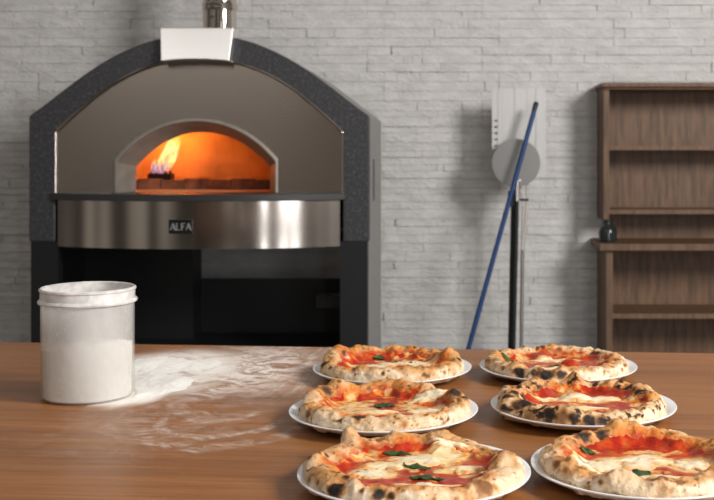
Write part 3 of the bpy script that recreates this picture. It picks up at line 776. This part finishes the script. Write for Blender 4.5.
pizza(cE, 53, 'charred middle pizza of the right row, a dough nub over the plate rim', R=.1485, outline=((203, .014, 5), (95, .004, 15)),
      bumps=Q(cE, [(575, 385, .03, .008), (515, 392, .02, .005)], .045), burn=.92, flour=.45, redness=.8,
      chars=[(525, 401, .015, 1), (548, 411, .014, 1), (590, 421, .011, 1), (603, 421, .012, 1), (575, 418, .010, .9), (517, 404, .010, .8), (536, 409, .010, .7)]
        +[(505, 395, .012, .9), (514, 390, .010, .9), (538, 392, .008, .7)]+[(548, 420, .007, .8), (500, 421, .006, .8)],
      patches=[(560, 416, .02, .8), (530, 415, .02, .7), (585, 428, .02, .6)],
      cheese=Q(cE, [(590, 400, .055, .020, 0), (575, 409, .050, .014, 0), (545, 400, .022, .010, 0)], .02),
      basil=Q(cE, [(565, 406, .040, 0, .013)], .026))
pizza(cF, 67, 'front pizza of the right row with a golden left crust, cut by the frame bottom', R=.1500, outline=((165, .004, 20),),
      bumps=Q(cF, [(565, 445, .03, .007)], .045), burn=.30, flour=.72, redness=.66, roast=.3,
      chars=[(583, 433, .014, .95), (600, 434, .012, .9)],
      patches=[(555, 464, .010, 1.0), (587, 487, .008, .7), (562, 455, .012, .6)],
      cheese=Q(cF, [(600, 466, .040, .026, 5), (592, 478, .036, .012, 0), (640, 462, .05, .03, 0), (650, 480, .05, .016, 0), (690, 466, .03, .03, 0)], .02),
      basil=Q(cF, [(588, 434, .022, 10, .008)], .05)+Q(cF, [(640, 472, .04, 30, .013)], .024))

# ------------------------------------------------------------------ flour jar and spilled flour
jc = on_top(88, 396)
JR, JH = .0865, .190
m_jar = Mat('dusty_clear_plastic', rough=.12)
jt = m_jar; tr = jt.n('BsdfTransparent'); tr.inputs['Color'].default_value = (.93, .93, .92, 1)
mixs = jt.n('MixShader'); jn = jt.noise(7, 5, jt.obj(scale=(1, 1, .45)), rough=.6)
jt.l(jt.ramp(jn, [(.30, (.17,)*3), (.72, (.46,)*3)]), mixs.inputs[0])
jt.set(col=(.80, .78, .76), rough=.18)
jt.l(tr.outputs[0], mixs.inputs[1]); jt.l(jt.b.outputs[0], mixs.inputs[2]); jt.l(mixs.outputs[0], jt.t.nodes['Material Output'].inputs['Surface'])
m_rim = Mat('dusty_jar_rim', col=(.62, .60, .58), rough=.25)
rn = m_rim.noise(40, 4); m_rim.color(m_rim.ramp(rn, [(.3, (.42, .41, .40)), (.7, (.74, .72, .70))]))
jar = empty('flour_jar', (jc.x, jc.y, TZ), label='tall clear round jar of white flour at the left end of the worktop', cat='jar')
MB().lathe([(0, 0), (JR-.006, 0), (JR, .006), (JR, JH-.006), (JR-.003, JH-.006), (JR-.003, .007), (JR-.008, .004), (0, .004)], 96).build('jar_body', m_jar, jar, angle=50)
MB().lathe([(JR-.004, JH-.008), (JR+.0045, JH-.008), (JR+.0055, JH-.005), (JR+.004, JH-.002), (JR+.001, JH), (JR+.001, JH+.014), (JR+.003, JH+.016), (JR+.003, JH+.019), (JR, JH+.021), (JR-.004, JH+.019), (JR-.004, JH-.008)], 96).build('rim', m_rim, jar)
# flour filling the jar
nt_, nr_ = 72, 16; vs = []; fs = []; rj = JR-.0045; vn = VN(5)
for i in range(nt_):
    a = 2*math.pi*i/nt_
    x, y = math.cos(a), math.sin(a)
    vs.append((rj*.98*x, rj*.98*y, .0045)); 
    for k in range(nr_):
        r = rj*(1-k/nr_)
        zt = .098+.010*x-.014*y+.006*float(vn.fbm(np.array(r*x*40+9), np.array(r*y*40+9), np.array(.5), 3))
        vs.append((r*x, r*y, zt))
m_ = nr_+1
for i in range(nt_):
    j = (i+1) % nt_
    for k in range(m_-1): fs.append((i*m_+k, j*m_+k, j*m_+k+1, i*m_+k+1))
fs.append(tuple(i*m_+m_-1 for i in range(nt_))); fs.append(tuple(i*m_ for i in range(nt_))[::-1])
o = MB().add(vs, fs).build('flour', m_flour, angle=60); o.location = (jc.x, jc.y, TZ)
tag(o, 'white flour half filling the clear jar', 'flour', kind='stuff')
# low drift of loose flour beside the jar
vn = VN(19)
gx, gy = 150, 120
p0, p1 = on_top(100, 405), on_top(262, 350)
x0, x1 = jc.x-.02, jc.x+.44; y0, y1 = 2.02, 2.64
xs, ys = np.meshgrid(np.linspace(x0, x1, gx), np.linspace(y0, y1, gy), indexing='ij')
def el(px, py, rx, ry):
    c_ = on_top(px, py); d = c_.y; return np.sqrt(((xs-c_.x)/(rx*d/F))**2+((ys-c_.y)/(ry*d*d/(F*(CZ-TZ))))**2)
hgt = .0060*np.clip(1.05-el(172, 384, 24, 9), 0, 1)+.0060*np.clip(1-el(150, 364, 40, 9), 0, 1)+.0045*np.clip(1-el(142, 395, 22, 8), 0, 1)+.003*np.clip(1-el(195, 366, 36, 9), 0, 1)+.004*np.clip(1-el(150, 380, 26, 18), 0, 1)
hgt = hgt+(.0016*vn.fbm(xs*26, ys*26, xs*0+1, 4)-.0006)*(hgt > 0)+.0005*vn.fbm(xs*120, ys*120, xs*0+1, 2)*(hgt > 0)-.0004
djar = np.sqrt((xs-jc.x)**2+(ys-jc.y)**2); hgt = np.where(djar < JR+.003, -1, hgt)
keep = hgt > 0; vid = {}; vs = []; fs = []
for i in range(gx-1):
    for j in range(gy-1):
        cs4 = ((i, j), (i+1, j), (i+1, j+1), (i, j+1))
        if sum(keep[c_] for c_ in cs4) >= 3:
            ids = []
            for c_ in cs4:
                if c_ not in vid:
                    vid[c_] = len(vs); vs.append((xs[c_], ys[c_], TZ+max(.0003, hgt[c_])))
                ids.append(vid[c_])
            fs.append(tuple(ids))
o = MB().add(vs, fs).build('spilled_flour', m_flour, angle=80)
tag(o, 'loose white flour spilled on the worktop beside the jar', 'flour', kind='stuff')

# ------------------------------------------------------------------ peels by the wall
YS = 5.68
stand = empty('peel_stand', (at(512, 0, YS).x, YS, 0), label='slim black upright stand holding the pizza peels by the stone wall', cat='stand')
zt = at(512, 190, YS).z
MB().lathe([(0, 0), (.15, 0), (.15, .012), (.02, .02), (0, .02)], 40).build('base', m_rubber, stand)
MB().tube([(-.012, 0, .018), (.012, 0, zt)], .0165, 14).build('post', m_rubber, stand)
mb = MB(); mb.box(-.020, .030, -.022, .014, zt-.085, zt-.005); mb.tube([(.02, .002, zt-.05), (.085, .002, zt-.05)], .006, 8); mb.build('holder', m_rubber, stand, bevel=.003, smooth=False)
# rectangular peel with slots, behind
YR = 5.72; c0 = at(492, 88.5, YR); c1 = at(545.5, 176, YR); wx = c1.x-c0.x; hz_ = c0.z-c1.z
peel = empty('pizza_peel', ((c0.x+c1.x)/2, YR, c1.z), label='square pale slotted pizza peel standing behind the round one', cat='pizza peel', group='pizza peels by the wall')
mb = MB(); nxs = 9; hw = wx/2
# blade of ribs and rungs so the slots are real holes
for k, xk in enumerate((-hw+.006, -hw+.040, -hw+.075, 0, hw-.075, hw-.040, hw-.006)):
    w_ = .006 if k in (0, 6) else (.010 if k in (1, 5) else .022)
    mb.box(xk-w_, xk+w_, -.003-.002*(k % 2), .003, 0, hz_)
mb.box(hw-.045, hw, -.0025, .002, 0, hz_)
for (xa_, xb_) in ((-hw, -hw+.042),):
    mb.box(xa_, xb_, -.002, .002, 0, 4*hz_/14)
    for j in range(4, 9): mb.box(xa_, xb_, -.002, .002, j*hz_/14, j*hz_/14+.022)
    mb.box(xa_, xb_, -.002, .002, 9*hz_/14, hz_)
mb.box(-hw+.035, hw-.035, -.0015, .002, 0, hz_)
mb.build('blade', m_alu, peel, smooth=False)
hp = lambda px, py, y: (at(px, py, y).x-peel.location.x, y-YR, at(px, py, y).z-peel.location.z)
mb = MB(); mb.tube([hp(521.0, 176, YR), hp(520.0, 189, YR-.01), hp(523.3, 200, YR-.02), hp(522, 252, YR-.02)], .0068, 10)
mb.tube([hp(526.8, 176, YR), hp(527.2, 200, YR-.02), hp(522.6, 252, YR-.02)], .0068, 10); mb.build('fork', m_rod, peel)
mb = MB(); a = Vector(hp(522.4, 250, YR-.02)); mb.tube([a, (a.x-.01, a.y, .02-peel.location.z)], .0095, 12); mb.build('handle', m_rod, peel)
# round peel in front
YD = 5.645; cd = at(516, 163, YD); rd = 24.2*YD/F
peel2 = empty('pizza_peel', (cd.x, YD, cd.z), label='small round grey steel pizza peel in front of the square one', cat='pizza peel', group='pizza peels by the wall')
mb = MB(); n = 56; vs = []
for y_, r in ((-.002, rd-.001), (-.001, rd), (.001, rd), (.002, rd-.001)):
    for i in range(n): vs.append((r*math.cos(2*math.pi*i/n), y_, r*math.sin(2*math.pi*i/n)))
fs = [(k*n+i, k*n+(i+1) % n, (k+1)*n+(i+1) % n, (k+1)*n+i) for k in range(3) for i in range(n)]
fs += [tuple(range(n)), tuple(range(3*n, 4*n))[::-1]]
mb.add(vs, fs); mb.build('blade', m_tool, peel2)
mb = MB(); mb.tube([(.008, -.004, -rd+.035), (.006, -.004, -rd-.07)], [.010, .012], 10)
mb.tube([(.004, -.004, -rd+.028), (.004, -.009, -rd+.028)], .006, 8); mb.tube([(.022, -.004, -rd+.036), (.022, -.009, -rd+.036)], .006, 8)
mb.build('socket', m_rod, peel2)
mb = MB(); mb.tube([(.006, -.004, -rd-.06), (-.020, .0, .02-cd.z)], .010, 12); mb.build('handle', m_rubber, peel2)
# blue-handled tool leaning across them
ta, tb_ = at(536.5, 102, 5.60), at(468, 350, 5.47)
dv = (tb_-ta); tfl = ta+dv*((ta.z-.13)/(ta.z-tb_.z))
tool = empty('pizza_peel', (tfl.x, tfl.y, 0), label='long blue handle with a black tip leaning across the grey peels', cat='pizza peel', group='pizza peels by the wall')
L_ = Vector((tfl.x, tfl.y, 0))
dn_ = dv.normalized()
MB().tube([ta-L_+dn_*.04, tfl-L_], .0120, 14).build('handle', m_blue, tool)
MB().tube([ta-L_, ta-L_+dn_*.006, ta-L_+dn_*.045], [.009, .013, .013], 14).build('tip', m_rubber, tool)
mb = MB(); n = 36; vs = []
for y_ in (-.0015, .0015):
    for i in range(n): vs.append((.10*math.cos(2*math.pi*i/n), y_, .105+.10*math.sin(2*math.pi*i/n)))
mb.add(vs, [(i, (i+1) % n, n+(i+1) % n, n+i) for i in range(n)]+[tuple(range(n)), tuple(range(n, 2*n))[::-1]])
mb.build('blade', m_tool, tool)

# ------------------------------------------------------------------ wooden shelf at the right
xl = at(597.5, 0, WALL-.03).x; yb = WALL-.018
shelf = empty('shelf_cabinet', (xl, yb, 0), label='tall brown wooden shelf against the wall at the right edge', cat='shelf')
zt0 = at(0, 90, 5.75).z; zc = at(0, 243, 5.65).z; zh = at(0, 208, 5.75).z
WB = 1.1; D1, D2 = .26, .36
mb = MB(); mb.box(0, .030, -D1, 0, zh-.06, zt0); mb.build('upper_side', m_shelf, shelf, smooth=False, bevel=.002)
mb = MB(); mb.box(WB-.03, WB, -D1, 0, zc, zt0); mb.build('upper_side', m_shelf, shelf, smooth=False, bevel=.002)
mb = MB(); mb.box(-.004, WB+.02, -D1-.012, 0, zt0, zt0+.012); mb.box(-.014, WB+.03, -D1-.03, 0, zt0+.012, zt0+.035); mb.build('cornice', m_shelf, shelf, smooth=False, bevel=.004)
mb = MB(); mb.box(.03, WB-.03, -.012, 0, zc, zt0); mb.build('upper_back', m_shelf, shelf, smooth=False)
for zz in (zh-.03, zh+.30): 
    mb = MB(); mb.box(.03, WB-.03, -D1+.01, -.012, zz, zz+.022); mb.build('shelf_board', m_shelf, shelf, smooth=False)
mb = MB(); mb.box(-.035, WB+.03, -D2-.03, 0, zc-.035, zc); mb.build('counter', m_shelf, shelf, smooth=False, bevel=.004)
for xx in (0, WB-.035):
    mb = MB(); mb.box(xx, xx+.035, -D2, 0, 0, zc-.035); mb.build('lower_side', m_shelf, shelf, smooth=False, bevel=.002)
for zz in (.08, at(0, 318, 5.65).z):
    mb = MB(); mb.box(.035, WB-.035, -D2+.01, -.012, zz, zz+.025); mb.build('shelf_board', m_shelf, shelf, smooth=False)
mb = MB(); mb.box(.035, WB-.035, -.012, 0, 0, zc-.035); mb.build('lower_back', m_shelf, shelf, smooth=False)
mb = MB(); mb.lathe([(0, 0), (.038, 0), (.046, .008), (.048, .05), (.040, .075), (.022, .092), (.020, .105), (.025, .108), (.025, .115), (0, .117)], 32)
o = mb.build('jug', m_bottle); o.location = (at(605.5, 0, 5.72).x+.012, 5.72, zc)
tag(o, 'small dark rounded jug on the counter of the brown shelf', 'jug')
